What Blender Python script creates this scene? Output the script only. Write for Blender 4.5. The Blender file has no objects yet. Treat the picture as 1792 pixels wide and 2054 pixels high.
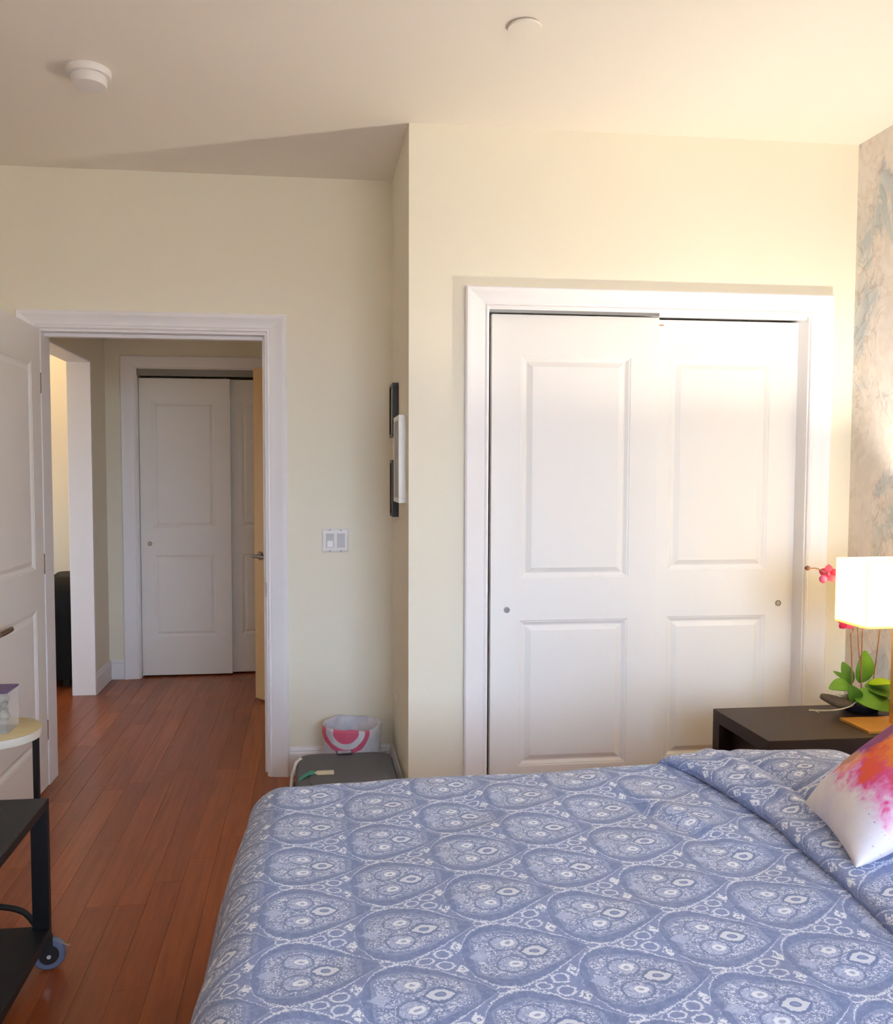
import bpy, bmesh, math, random
from mathutils import Vector, Matrix, noise
random.seed(7)
S = bpy.context.scene
C = S.collection
PI = math.pi

# ------------------------------------------------------------------ camera
F, CX, CY = 1706.1175, 822.0115, 1036.4643
YAW, PITCH, ROLL, EYE = -0.116, -0.0515, 0.001, 1.4137
cam = bpy.data.objects.new('camera', bpy.data.cameras.new('camera'))
C.objects.link(cam)
cam.data.sensor_fit = 'VERTICAL'
cam.data.sensor_height = 24.0
cam.data.lens = F / 2054 * 24.0
cam.data.shift_x = (896 - CX) / 2054
cam.data.shift_y = (CY - 1027) / 2054
cam.data.clip_start = 0.05
_c, _s = math.cos(YAW), math.sin(YAW)
_f = Vector((-_s * math.cos(PITCH), _c * math.cos(PITCH), math.sin(PITCH)))
_r = Vector((_c, _s, 0)); _u = _r.cross(_f)
_r2 = _r * math.cos(ROLL) + _u * math.sin(ROLL); _u2 = _u * math.cos(ROLL) - _r * math.sin(ROLL)
cam.matrix_world = Matrix(((_r2.x, _u2.x, -_f.x, 0), (_r2.y, _u2.y, -_f.y, 0), (_r2.z, _u2.z, -_f.z, EYE), (0, 0, 0, 1)))
S.camera = cam

# ------------------------------------------------------------------ light of the place
SKY_COL = (0.62, 0.80, 1.04)
GROUND_COL = (0.40, 0.39, 0.37)
SIDE_W = 13.0
SKY_STR = 16.5
BULB_W = 64.0
BULB_COL = (1.0, 0.93, 0.78)
w = bpy.data.worlds.new('sky'); S.world = w; w.use_nodes = True
_t = w.node_tree; _g = _t.nodes.new('ShaderNodeTexCoord'); _sp = _t.nodes.new('ShaderNodeSeparateXYZ'); _mr = _t.nodes.new('ShaderNodeMapRange'); _mx = _t.nodes.new('ShaderNodeMix')
_t.links.new(_g.outputs['Generated'], _sp.inputs[0]); _t.links.new(_sp.outputs[2], _mr.inputs['Value']); _mr.inputs['From Min'].default_value = -.04; _mr.inputs['From Max'].default_value = .04
_mx.data_type = 'RGBA'; _mx.inputs[6].default_value = (*GROUND_COL, 1); _mx.inputs[7].default_value = (*SKY_COL, 1)      # ground below the horizon, sky above
_t.links.new(_mr.outputs[0], _mx.inputs[0]); _t.links.new(_mx.outputs[2], _t.nodes['Background'].inputs[0])
w.node_tree.nodes['Background'].inputs[1].default_value = SKY_STR
S.view_settings.view_transform = 'Standard'
S.view_settings.look = 'None'
S.view_settings.exposure = 0.06
S.view_settings.gamma = 1.0
S.view_settings.use_curve_mapping = False
S.cycles.max_bounces = 10
S.cycles.diffuse_bounces = 6
S.cycles.sample_clamp_indirect = 6.0

def portal(name, loc, rot, sx, sy):
    l = bpy.data.lights.new(name, 'AREA'); l.shape = 'RECTANGLE'; l.size = sx; l.size_y = sy
    l.cycles.is_portal = True
    o = bpy.data.objects.new(name, l); o.location = loc; o.rotation_euler = rot; C.objects.link(o)
# daylight enters by the bedroom window behind the viewer and by the window of the next room
WIN = (0.10, 2.05, 0.60, 2.35)            # x0 x1 z0 z1 in the wall behind the viewer
WALL_FRONT_Y = -1.3
portal('window_daylight', ((WIN[0] + WIN[1]) / 2, WALL_FRONT_Y - .10, (WIN[2] + WIN[3]) / 2), (PI / 2, 0, PI), WIN[1] - WIN[0], WIN[3] - WIN[2])
SIDEWIN = (4.35, 5.15, 0.9, 1.9)
portal('side_room_daylight', (-3.75, (SIDEWIN[0] + SIDEWIN[1]) / 2, 1.4), (PI / 2, 0, -PI / 2), .8, 1.0)

# ------------------------------------------------------------------ materials
def new_mat(name):
    m = bpy.data.materials.new(name); m.use_nodes = True
    return m, m.node_tree, m.node_tree.nodes['Principled BSDF']
def srgb(r, g, b):
    f = lambda c: (c / 255 / 12.92) if c / 255 <= .04045 else ((c / 255 + .055) / 1.055) ** 2.4
    return (f(r), f(g), f(b), 1)
def mat(name, col, rough=.5, metal=0, var=0.0, bump=0.0, scale=40, coat=0, spec=.5):
    m, t, b = new_mat(name)
    b.inputs['Roughness'].default_value = rough; b.inputs['Metallic'].default_value = metal
    b.inputs['Coat Weight'].default_value = coat; b.inputs['Specular IOR Level'].default_value = spec
    b.inputs['Base Color'].default_value = col
    tc = t.nodes.new('ShaderNodeTexCoord'); n = t.nodes.new('ShaderNodeTexNoise'); n.inputs['Scale'].default_value = scale
    n.inputs['Detail'].default_value = 4
    t.links.new(tc.outputs['Object'], n.inputs['Vector'])
    if var:
        mx = t.nodes.new('ShaderNodeMix'); mx.data_type = 'RGBA'
        mx.inputs[6].default_value = tuple(c * (1 - var) for c in col[:3]) + (1,)
        mx.inputs[7].default_value = tuple(min(1, c * (1 + var)) for c in col[:3]) + (1,)
        t.links.new(n.outputs['Fac'], mx.inputs[0]); t.links.new(mx.outputs[2], b.inputs['Base Color'])
    if bump:
        bp = t.nodes.new('ShaderNodeBump'); bp.inputs['Strength'].default_value = bump; bp.inputs['Distance'].default_value = .002
        t.links.new(n.outputs['Fac'], bp.inputs['Height']); t.links.new(bp.outputs[0], b.inputs['Normal'])
    return m

class E:
    """tiny expression builder over Math nodes"""
    tree = None
    def __init__(s, sock): s.s = sock
    @staticmethod
    def op(o, *a):
        n = E.tree.nodes.new('ShaderNodeMath'); n.operation = o
        for i, x in enumerate(a):
            if isinstance(x, E): E.tree.links.new(x.s, n.inputs[i])
            else: n.inputs[i].default_value = float(x)
        return E(n.outputs[0])
    def __add__(a, b): return E.op('ADD', a, b)
    __radd__ = __add__
    def __sub__(a, b): return E.op('SUBTRACT', a, b)
    def __rsub__(a, b): return E.op('SUBTRACT', b, a)
    def __mul__(a, b): return E.op('MULTIPLY', a, b)
    __rmul__ = __mul__
    def __truediv__(a, b): return E.op('DIVIDE', a, b)
    def __neg__(a): return a * -1
def eabs(a): return E.op('ABSOLUTE', a)
def emin(a, b): return E.op('MINIMUM', a, b)
def emax(a, b): return E.op('MAXIMUM', a, b)
def esqrt(a): return E.op('SQRT', emax(a, 0.0))
def efr(a): return E.op('FRACT', a)
def step(a, lo, hi):
    n = E.tree.nodes.new('ShaderNodeMapRange'); n.interpolation_type = 'SMOOTHSTEP'
    E.tree.links.new(a.s, n.inputs['Value']); n.inputs['From Min'].default_value = lo; n.inputs['From Max'].default_value = hi
    return E(n.outputs[0])
def ln2(x, y): return esqrt(x * x + y * y)
def nz(vec, scale, detail=3, dist=0.0, rough=.5):
    n = E.tree.nodes.new('ShaderNodeTexNoise'); n.inputs['Scale'].default_value = scale; n.inputs['Detail'].default_value = detail
    n.inputs['Distortion'].default_value = dist; n.inputs['Roughness'].default_value = rough
    E.tree.links.new(vec, n.inputs['Vector']); return E(n.outputs['Fac'])
def vor(vec, scale, feature='F1'):
    n = E.tree.nodes.new('ShaderNodeTexVoronoi'); n.inputs['Scale'].default_value = scale; n.feature = feature
    E.tree.links.new(vec, n.inputs['Vector']); return E(n.outputs['Distance'])
def mixc(fac, a, b):
    n = E.tree.nodes.new('ShaderNodeMix'); n.data_type = 'RGBA'
    if isinstance(fac, E): E.tree.links.new(fac.s, n.inputs[0])
    else: n.inputs[0].default_value = fac
    for i, x in ((6, a), (7, b)):
        if isinstance(x, tuple): n.inputs[i].default_value = x
        else: E.tree.links.new(x, n.inputs[i])
    return n.outputs[2]

M = {}
M['wall'] = mat('cream_wall_paint', srgb(242, 236, 218), .85, var=.012, bump=.12, scale=120)
M['ceiling'] = mat('ceiling_paint', srgb(244, 237, 226), .9, var=.01, bump=.1, scale=90)
M['trim'] = mat('white_trim_paint', srgb(247, 246, 249), .42, var=.008, scale=30)
M['door'] = mat('white_door_paint', srgb(243, 241, 239), .45, var=.008, scale=20)
M['tan_door'] = mat('beige_door_paint', srgb(208, 170, 116), .5, var=.015, scale=20)
M['dark_gap'] = mat('dark_metal_track', srgb(60, 55, 50), .5, .6, var=.05)
M['track'] = mat('aluminium_track', srgb(150, 148, 146), .4, .7, var=.05)
M['steel'] = mat('brushed_nickel', srgb(150, 140, 130), .32, 1, var=.06)
M['chrome'] = mat('chrome', srgb(215, 220, 228), .12, 1, var=.02)
M['plastic_white'] = mat('white_plastic', srgb(235, 232, 230), .35, var=.01)
M['plastic_grey'] = mat('grey_white_plastic', srgb(205, 203, 205), .4, var=.01)
M['paper'] = mat('white_sticker_paper', srgb(250, 250, 250), .6, var=.01)
M['black_wood'] = mat('black_frame_wood', srgb(22, 20, 19), .4, var=.1)
M['white_frame'] = mat('white_frame_paint', srgb(240, 240, 236), .35, var=.01)
M['art'] = mat('grey_art_print', srgb(150, 150, 150), .3, var=.25, scale=14)
M['espresso'] = mat('espresso_wood', srgb(42, 26, 20), .5, var=.10, scale=9, spec=.22)
M['gold'] = mat('brushed_brass', srgb(196, 138, 62), .42, .7, var=.06, scale=60)
M['cart'] = mat('black_cart_metal', srgb(26, 27, 32), .45, .3, var=.12, scale=30, bump=.05)
M['tyre'] = mat('blue_grey_tyre', srgb(104, 118, 150), .5, var=.05)
M['black_plastic'] = mat('black_plastic', srgb(18, 18, 20), .4, var=.1)
M['suit'] = mat('charcoal_luggage_fabric', srgb(96, 98, 106), .85, var=.08, bump=.3, scale=300)
M['suit_trim'] = mat('black_luggage_trim', srgb(28, 28, 30), .6, var=.1)
M['teal'] = mat('teal_ribbon', srgb(45, 140, 125), .6, var=.05)
M['tagpaper'] = mat('cream_tag_paper', srgb(214, 208, 188), .7, var=.04)
M['strap'] = mat('white_strap_webbing', srgb(232, 230, 228), .8, var=.03)
M['leather'] = mat('black_leather', srgb(11, 11, 14), .65, spec=.25, var=.15, bump=.2, scale=60)
M['sheet'] = mat('cream_bed_sheet', srgb(240, 235, 222), .9, var=.02, bump=.1, scale=200)
M['bedbase'] = mat('dark_bed_base_fabric', srgb(50, 46, 46), .8, var=.08)
M['leaf'] = mat('orchid_leaf_green', srgb(62, 98, 24), .6, spec=.2, var=.25, scale=18)
M['leaf2'] = mat('orchid_leaf_lime', srgb(112, 140, 14), .6, spec=.2, var=.1, scale=18)
M['stem'] = mat('orchid_stem_brown', srgb(112, 74, 46), .6, var=.15, scale=60)
M['petal'] = mat('orchid_petal_magenta', srgb(186, 36, 92), .5, var=.22, scale=30)
M['petal2'] = mat('orchid_petal_pink', srgb(214, 84, 132), .5, var=.25, scale=30)
M['bud'] = mat('orchid_bud_brown', srgb(104, 62, 50), .6, var=.15)
M['bark'] = mat('bark', srgb(92, 72, 52), .9, var=.3, bump=.8, scale=40)
M['twig'] = mat('pale_root', srgb(180, 160, 128), .8, var=.2, scale=60)
M['pot'] = mat('black_pot_glaze', srgb(24, 22, 28), .25, var=.1)
M['screw'] = mat('screw_grey', srgb(120, 116, 122), .4, .5, var=.05)
M['floor_under'] = mat('dark_subfloor', srgb(40, 24, 16), .9, var=.1)

def wood_mat():
    m, t, b = new_mat('cherry_floor_wood'); E.tree = t
    g = t.nodes.new('ShaderNodeNewGeometry'); oi = t.nodes.new('ShaderNodeObjectInfo')
    mp = t.nodes.new('ShaderNodeMapping'); mp.inputs['Scale'].default_value = (22, 1.1, 1)
    add = t.nodes.new('ShaderNodeVectorMath'); add.operation = 'ADD'
    cmb = t.nodes.new('ShaderNodeCombineXYZ'); k = E(oi.outputs['Random']) * 37.0
    t.links.new(k.s, cmb.inputs[1]); t.links.new(k.s, cmb.inputs[2])
    t.links.new(g.outputs['Position'], mp.inputs['Vector']); t.links.new(mp.outputs[0], add.inputs[0]); t.links.new(cmb.outputs[0], add.inputs[1])
    grain = nz(add.outputs[0], 2.0, 6, .6); fine = nz(add.outputs[0], 9.0, 3)
    col = mixc(E(oi.outputs['Random']), srgb(142, 70, 34), srgb(170, 92, 47))
    col = mixc(step(grain, .35, .75) * .5, col, srgb(112, 54, 25))
    col = mixc(step(fine, .5, .8) * .25, col, srgb(186, 107, 59))
    t.links.new(col, b.inputs['Base Color'])
    t.links.new((grain * .12 + .28).s, b.inputs['Roughness'])
    b.inputs['Coat Weight'].default_value = .15; b.inputs['Coat Roughness'].default_value = .2
    return m
M['wood'] = wood_mat()

def wallpaper_mat():
    m, t, b = new_mat('watercolour_wallpaper'); E.tree = t
    tc = t.nodes.new('ShaderNodeTexCoord'); V = tc.outputs['Object']
    mp = t.nodes.new('ShaderNodeMapping'); mp.inputs['Scale'].default_value = (1, 1, .72); t.links.new(V, mp.inputs['Vector']); V = mp.outputs[0]
    n1 = nz(V, 3.4, 5, .9); n2 = nz(V, 7.5, 6, 2.2); n3 = nz(V, 13, 5, 1.5); n4 = nz(V, 5.5, 4, 2.8)
    col = mixc(step(n3, .35, .7), srgb(232, 224, 218), srgb(220, 210, 202))
    col = mixc(step(n1, .50, .66) * .85, col, srgb(176, 190, 198))
    col = mixc(step(n2, .58, .75) * .38, col, srgb(160, 150, 150))
    ridge = 1.0 - step(eabs(n4 - .5), .004, .03)
    col = mixc(ridge * step(n1, .44, .56) * .38, col, srgb(158, 122, 120))
    col = mixc(step(n3 * n2, .31, .40) * .5, col, srgb(240, 232, 224))
    t.links.new(col, b.inputs['Base Color']); b.inputs['Roughness'].default_value = .8
    return m
M['wallpaper'] = wallpaper_mat()

def paisley_mat(name, dim=1.0):
    m, t, b = new_mat(name); E.tree = t
    uv = t.nodes.new('ShaderNodeUVMap'); uv.uv_map = 'UVMap'
    sp = t.nodes.new('ShaderNodeSeparateXYZ'); t.links.new(uv.outputs[0], sp.inputs[0])
    U, V = E(sp.outputs[0]), E(sp.outputs[1]); UV = uv.outputs[0]
    wob = (nz(UV, 45, 2) - .5) * .010
    PX, PY = .37, .205
    dark, mid, light, white = srgb(113, 128, 171), srgb(138, 151, 192), srgb(183, 193, 222), srgb(236, 240, 249)
    lace = nz(UV, 130, 3, 1.2); lace2 = nz(UV, 250, 2, .6); speck = vor(UV, 170); teeth = (lace2 - .5)
    def motif(ox, oy):
        x = (efr(U / PX + ox) - .5) * PX + wob
        y = (efr(V / PY + oy) - .5) * PY + wob
        q = x + .03                                  # tear drop: round towards -x, pointed towards +x
        isr = E.op('GREATER_THAN', q, 0.0)
        lq = q / .078; left = esqrt(1.0 - lq * lq)
        right = 1.0 - E.op('POWER', emin(emax(q / .150, 0.0), 1.0), 1.45)
        wv = (left * (1.0 - isr) + right * isr) * .0965 + .0004
        d = emax(eabs(y) / wv, emax(eabs(q) / .0785 * (1.0 - isr), q / .149 * isr))
        # between the drops, to the right of this drop's tip: a chain of small ovals
        gx = (efr(U / PX + ox - .5)) * PX + wob; ay = eabs(y)
        o1 = ln2((gx - .128) / .0125, ay / .0080); o2 = ln2((gx - .196) / .0125, ay / .0085); o3 = ln2((gx - .229) / .0135, (ay - .0165) / .0105)
        o4 = eabs(gx - .256) / .014 + eabs(ay - .034) / .020
        ov = emin(emin(o1, o2), o3)
        ring = step(ov + teeth * .5, .88, 1.0) * (1.0 - step(ov + teeth * 1.1, 1.16, 1.36)) * .85
        tri = (1.0 - step(o4 + teeth * .8, .75, 1.0)) * step(lace, .42, .5)
        return x, y, d, emax(ring, tri)
    ax, ay, ad, ag = motif(0, 0); bx_, by_, bd, bg = motif(.5, .5)
    sel = E.op('LESS_THAN', ad, bd)
    x = ax * sel + bx_ * (1.0 - sel); y = ay * sel + by_ * (1.0 - sel); d = emin(ad, bd)
    base = mixc(step(nz(UV, 80, 4), .35, .65), dark, mid)
    inner = (1.0 - step(d + teeth * .35, .66, .74))
    c = mixc(step(lace, .50, .57) * inner * .6, base, light)
    c = mixc(step(nz(UV, 150, 3, 1.8), .53, .58) * inner * .8, c, white)
    band = step(d, .66, .72) * (1.0 - step(d, .94, 1.0))
    c = mixc(band * .45, c, dark)
    c = mixc(band * (1.0 - step(speck, .14, .24)) * .5, c, light)
    rim = step(d, .70, .73) * (1.0 - step(d, .755, .785)); c = mixc(rim * step(lace2, .42, .5) * .45, c, light)
    gap = step(d, .99, 1.02)
    c = mixc(gap * .5, c, mid)
    c = mixc(gap * emax(ag, bg), c, white)
    edge = step(d + teeth * .20, .985, 1.0) * (1.0 - step(d + teeth * .34, 1.025, 1.06)); c = mixc(edge * .85, c, white)
    # the eye: white toothed almond with a grey oval
    ex = x - .022; e1 = eabs(ex) / .0245; almond = eabs(y) / .0165 + e1 * e1 + teeth * .55
    c = mixc(1.0 - step(almond, 1.35, 1.55), c, dark)
    c = mixc((1.0 - step(almond, .92, 1.04)) * .8, c, white)
    oval = ln2(ex / .0098, y / .0072)
    c = mixc((1.0 - step(oval, .95, 1.08)), c, dark); c = mixc((1.0 - step(oval, .68, .8)), c, mid)
    # two whorls at the round end
    for sy in (-1, 1):
        cx_, cy_ = x + .026, y - sy * .033
        r = ln2(cx_ / 1.15, cy_) / .0215
        ring = (1.0 - step(r, 1.14, 1.22)) * step(r, .98, 1.06); c = mixc(ring * .9, c, dark)
        c = mixc((1.0 - step(r, .88, .97)) * step(nz(UV, 120, 2, 2.5), .44, .5) * .75, c, light)
        r2 = ln2((cx_ - .006) / 1.3, cy_) / .0095; c = mixc((1.0 - step(r2 + teeth * .5, .95, 1.1)), c, white); c = mixc((1.0 - step(r2 + teeth * .8, .35, .5)) * .8, c, mid)
    # pale diamond near the round tip
    dm = eabs(x + .078) / .020 + eabs(y) / .016 + teeth * .7
    c = mixc((1.0 - step(dm, .9, 1.05)) * .75, c, light)
    t.links.new(c, b.inputs['Base Color']); b.inputs['Roughness'].default_value = .92
    b.inputs['Sheen Weight'].default_value = .15
    bp = t.nodes.new('ShaderNodeBump'); bp.inputs['Strength'].default_value = .25; bp.inputs['Distance'].default_value = .001
    t.links.new(lace2.s, bp.inputs['Height']); t.links.new(bp.outputs[0], b.inputs['Normal'])
    return m
M['paisley'] = paisley_mat('blue_paisley_cotton')

def splash_mat():
    m, t, b = new_mat('watercolour_splash_print'); E.tree = t
    uv = t.nodes.new('ShaderNodeUVMap'); uv.uv_map = 'UVMap'
    sp = t.nodes.new('ShaderNodeSeparateXYZ'); t.links.new(uv.outputs[0], sp.inputs[0])
    U, V = E(sp.outputs[0]), E(sp.outputs[1]); UV = uv.outputs[0]      # u along the seat edge from far to near, v upwards
    n1 = nz(UV, 5, 5, .6) - .5; n2 = nz(UV, 11, 6, .8) - .5; n3 = nz(UV, 30, 4) - .5
    # colour cloud across the middle and upper half of the print
    dd = ln2((U - .54) / .72, (V - .60) / .40) + n1 * .7 + n2 * .5 + n3 * .25
    c = mixc(step(nz(UV, 3.5, 4), .35, .7), srgb(238, 230, 228), srgb(222, 214, 226))
    c = mixc((1.0 - step(dd, .78, 1.08)) * .85, c, srgb(230, 120, 190))
    c = mixc((1.0 - step(dd + n2 * .8, .62, .86)) * .9, c, srgb(226, 70, 130))
    c = mixc((1.0 - step(dd + n1 * .9, .50, .70)), c, srgb(234, 88, 60))
    c = mixc((1.0 - step(dd - n1 * 1.1, .16, .50)), c, srgb(244, 138, 56))
    pur = ln2((U - .20) / .20, (V - .60) / .34) + n2 * .9 + n1 * .5
    c = mixc((1.0 - step(pur, .75, 1.05)) * .85, c, srgb(104, 50, 124))
    pur2 = ln2((U - .40) / .5, (V - 1.0) / .14) + n2 * 1.0 + n1 * .6
    c = mixc((1.0 - step(pur2, .7, 1.0)) * .8, c, srgb(150, 70, 150))
    yel = ln2((U - .30) / .14, (V - .34) / .10) + n1 * 1.2; c = mixc((1.0 - step(yel + n2 * 1.5, .5, 1.1)) * .45, c, srgb(244, 190, 90))
    tb = step(U, .10, .11) * (1.0 - step(U, .30, .31)) * step(V, .76, .765) * (1.0 - step(V, .80, .805)) * step(efr(U * 34.0), .35, .45); c = mixc(tb * .8, c, srgb(214, 206, 216))
    sp_ = vor(UV, 34) ; lo = step(V, .05, .2) * (1.0 - step(V, .42, .6)) * step(U, .45, .75)
    c = mixc((1.0 - step(sp_, .10, .16)) * lo * step(nz(UV, 9, 2), .5, .56) * .85, c, srgb(160, 60, 140))
    t.links.new(c, b.inputs['Base Color']); b.inputs['Roughness'].default_value = .85
    return m
M['splash'] = splash_mat()

def bag_mat():
    m, t, b = new_mat('white_bag_with_red_rings'); E.tree = t
    tc = t.nodes.new('ShaderNodeTexCoord'); sp = t.nodes.new('ShaderNodeSeparateXYZ'); t.links.new(tc.outputs['Object'], sp.inputs[0])
    x, y, z = E(sp.outputs[0]), E(sp.outputs[1]), E(sp.outputs[2])
    r = ln2((x + .032) / 1.15, z - .272) + (nz(tc.outputs['Object'], 18, 2) - .5) * .012
    front = E.op('LESS_THAN', y, -.01)
    ring = step(r, .070, .074) * (1.0 - step(r, .090, .094)); disc = 1.0 - step(r, .046, .050)
    inside = E.op('LESS_THAN', ln2(x, y), .1255) * 0.0
    base = mixc(step(nz(tc.outputs['Object'], 14, 3), .35, .7), srgb(226, 224, 232), srgb(200, 204, 220))
    c = mixc(emin(ring + disc, 1.0) * front * .92, base, srgb(214, 70, 112))
    t.links.new(c, b.inputs['Base Color']); b.inputs['Roughness'].default_value = .45
    return m
M['bag'] = bag_mat()

def clear_mat():
    m, t, b = new_mat('clear_box_plastic')
    b.inputs['Base Color'].default_value = (.95, .95, .95, 1); b.inputs['Roughness'].default_value = .15
    b.inputs['Alpha'].default_value = .16
    return m
M['clear'] = clear_mat()
def glass_mat():
    m, t, b = new_mat('window_glass')
    tr = t.nodes.new('ShaderNodeBsdfTransparent'); gl = t.nodes.new('ShaderNodeBsdfGlossy'); gl.inputs['Roughness'].default_value = .02
    mx = t.nodes.new('ShaderNodeMixShader'); mx.inputs[0].default_value = .06
    t.links.new(tr.outputs[0], mx.inputs[1]); t.links.new(gl.outputs[0], mx.inputs[2])
    t.links.new(mx.outputs[0], t.nodes['Material Output'].inputs['Surface'])
    return m
M['glass'] = glass_mat()
def shade_mat():
    m, t, b = new_mat('ivory_lampshade_linen')
    df = t.nodes.new('ShaderNodeBsdfDiffuse'); tl = t.nodes.new('ShaderNodeBsdfTranslucent')
    tc = t.nodes.new('ShaderNodeTexCoord'); n = t.nodes.new('ShaderNodeTexNoise'); n.inputs['Scale'].default_value = 160
    t.links.new(tc.outputs['Object'], n.inputs['Vector']); E.tree = t
    c = mixc(E(n.outputs['Fac']), srgb(250, 238, 200), srgb(254, 244, 212))
    t.links.new(c, df.inputs[0]); t.links.new(c, tl.inputs[0])
    mx = t.nodes.new('ShaderNodeMixShader'); mx.inputs[0].default_value = .9
    t.links.new(df.outputs[0], mx.inputs[1]); t.links.new(tl.outputs[0], mx.inputs[2])
    t.links.new(mx.outputs[0], t.nodes['Material Output'].inputs['Surface'])
    return m
M['shade'] = shade_mat()
def stone_mat():
    m, t, b = new_mat('pale_wood_grain_top'); E.tree = t
    tc = t.nodes.new('ShaderNodeTexCoord'); mp = t.nodes.new('ShaderNodeMapping'); mp.inputs['Scale'].default_value = (3, 14, 3)
    mp.inputs['Rotation'].default_value = (0, 0, .3)
    t.links.new(tc.outputs['Object'], mp.inputs['Vector'])
    c = mixc(nz(mp.outputs[0], 3, 5, .8), srgb(222, 206, 158), srgb(190, 166, 116))
    t.links.new(c, b.inputs['Base Color']); b.inputs['Roughness'].default_value = .45
    return m
M['pale_top'] = stone_mat()
M['stone_rim'] = mat('pale_stone_rim', srgb(228, 222, 208), .6, var=.06, scale=20)

# ------------------------------------------------------------------ mesh helpers
class MB:
    def __init__(s): s.v = []; s.f = []; s.uv = None
    def box(s, x0, x1, y0, y1, z0, z1):
        b = len(s.v)
        s.v += [(x0, y0, z0), (x1, y0, z0), (x1, y1, z0), (x0, y1, z0), (x0, y0, z1), (x1, y0, z1), (x1, y1, z1), (x0, y1, z1)]
        s.f += [tuple(b + i for i in q) for q in ((3, 2, 1, 0), (4, 5, 6, 7), (0, 1, 5, 4), (1, 2, 6, 5), (2, 3, 7, 6), (3, 0, 4, 7))]
        return s
    def loft(s, rings, close=True, cap=True):
        b = len(s.v); n = len(rings[0])
        for r in rings: s.v += [tuple(p) for p in r]
        for i in range(len(rings) - 1):
            for j in range(n if close else n - 1):
                k = (j + 1) % n
                s.f.append((b + i * n + j, b + i * n + k, b + (i + 1) * n + k, b + (i + 1) * n + j))
        if cap:
            s.f.append(tuple(b + j for j in reversed(range(n)))); o = b + (len(rings) - 1) * n
            s.f.append(tuple(o + j for j in range(n)))
        return s
    def lathe(s, prof, cx=0, cy=0, n=32, cap=True):
        return s.loft([[(cx + r * math.cos(2 * PI * j / n), cy + r * math.sin(2 * PI * j / n), z) for j in range(n)] for r, z in prof], True, cap)
    def tube(s, pts, rad, n=10, cap=True):
        pts = [Vector(p) for p in pts]; rings = []; up = None
        for i, p in enumerate(pts):
            d = (pts[min(i + 1, len(pts) - 1)] - pts[max(i - 1, 0)]).normalized()
            if up is None:
                up = Vector((0, 0, 1)) if abs(d.z) < .9 else Vector((1, 0, 0))
            a = d.cross(up).normalized(); bvec = a.cross(d).normalized(); up = bvec
            r = rad[i] if isinstance(rad, (list, tuple)) else rad
            rings.append([p + (a * math.cos(2 * PI * j / n) + bvec * math.sin(2 * PI * j / n)) * r for j in range(n)])
        return s.loft(rings, True, cap)
    def obj(s, name, m, parent=None, smooth=False, bevel=0, seg=2, sub=0, loc=None, rot=None):
        me = bpy.data.meshes.new(name); me.from_pydata(s.v, [], s.f); me.validate()
        bm = bmesh.new(); bm.from_mesh(me); bmesh.ops.recalc_face_normals(bm, faces=bm.faces); bm.to_mesh(me); bm.free()
        return link(name, me, m, parent, smooth, bevel, seg, sub, loc, rot)
def link(name, me, m, parent=None, smooth=False, bevel=0, seg=2, sub=0, loc=None, rot=None):
    o = bpy.data.objects.new(name, me); C.objects.link(o)
    if m is not None: me.materials.append(M[m] if isinstance(m, str) else m)
    if smooth:
        me.polygons.foreach_set('use_smooth', [True] * len(me.polygons))
        if smooth != 'all' and not sub:
            me.set_sharp_from_angle(angle=math.radians(38))
    if parent: o.parent = parent
    if loc: o.location = loc
    if rot: o.rotation_euler = rot
    if bevel:
        md = o.modifiers.new('bevel', 'BEVEL'); md.width = bevel; md.segments = seg; md.limit_method = 'ANGLE'; md.angle_limit = math.radians(40)
    if sub:
        md = o.modifiers.new('sub', 'SUBSURF'); md.levels = sub; md.render_levels = sub
    return o
def B(name, x0, x1, y0, y1, z0, z1, m, parent=None, bevel=0, seg=2):
    return MB().box(x0, x1, y0, y1, z0, z1).obj(name, m, parent, bevel=bevel, seg=seg)
def struct(o, label=None):
    o['kind'] = 'structure'
    if label: o['label'] = label
    return o
def empty(name, loc=(0, 0, 0), rot=(0, 0, 0)):
    o = bpy.data.objects.new(name, None); C.objects.link(o); o.location = loc; o.rotation_euler = rot; o.empty_display_size = .1
    return o
def tag(o, label, cat, group=None):
    o['label'] = label; o['category'] = cat
    if group: o['group'] = group
    return o

# ------------------------------------------------------------------ room measures
H = 2.7475; D1 = 3.2974; D2 = 3.9512; XA = .3802; XR = 2.2237
XL = -2.30; YF = WALL_FRONT_Y
DI0, DI1, DZ = -1.1887, -0.1964, 2.05          # doorway inner edges and head
CI0, CI1, CZ = .6909, 2.0321, 2.0594           # closet opening
WT = .13                                       # wall thickness
HX = -1.372; HY1 = 5.534; HYF = 5.9593         # hall left wall face, opening end, far wall
HXR = .34                                      # hall right wall face
SX0, SY1 = -3.62, 6.62                         # side room extents

# floor ------------------------------------------------------------
floor = struct(MB().box(SX0 - .15, XR + .15, YF - .15, SY1 + .15, -.10, -.014).obj('floor', 'floor_under'), 'reddish brown plank floor of bedroom and hallway')
PWID = .0955
lens = (.62, .95, 1.28)
pm = {}
for L in lens:
    hw, c = PWID / 2 - .0003, .0007
    mb = MB(); mb.loft([[(-hw, .0003, -.014), (hw, .0003, -.014), (hw, L - .0003, -.014), (-hw, L - .0003, -.014)],
                        [(-hw, .0003, -c), (hw, .0003, -c), (hw, L - .0003, -c), (-hw, L - .0003, -c)],
                        [(-hw + c, .0003 + c, 0), (hw - c, .0003 + c, 0), (hw - c, L - .0003 - c, 0), (-hw + c, L - .0003 - c, 0)]])
    me = bpy.data.meshes.new('plank'); me.from_pydata(mb.v, [], mb.f); me.materials.append(M['wood']); pm[L] = (me, mb)
rest = MB(); nplank = 0
row = 0; x = SX0 + .02
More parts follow.
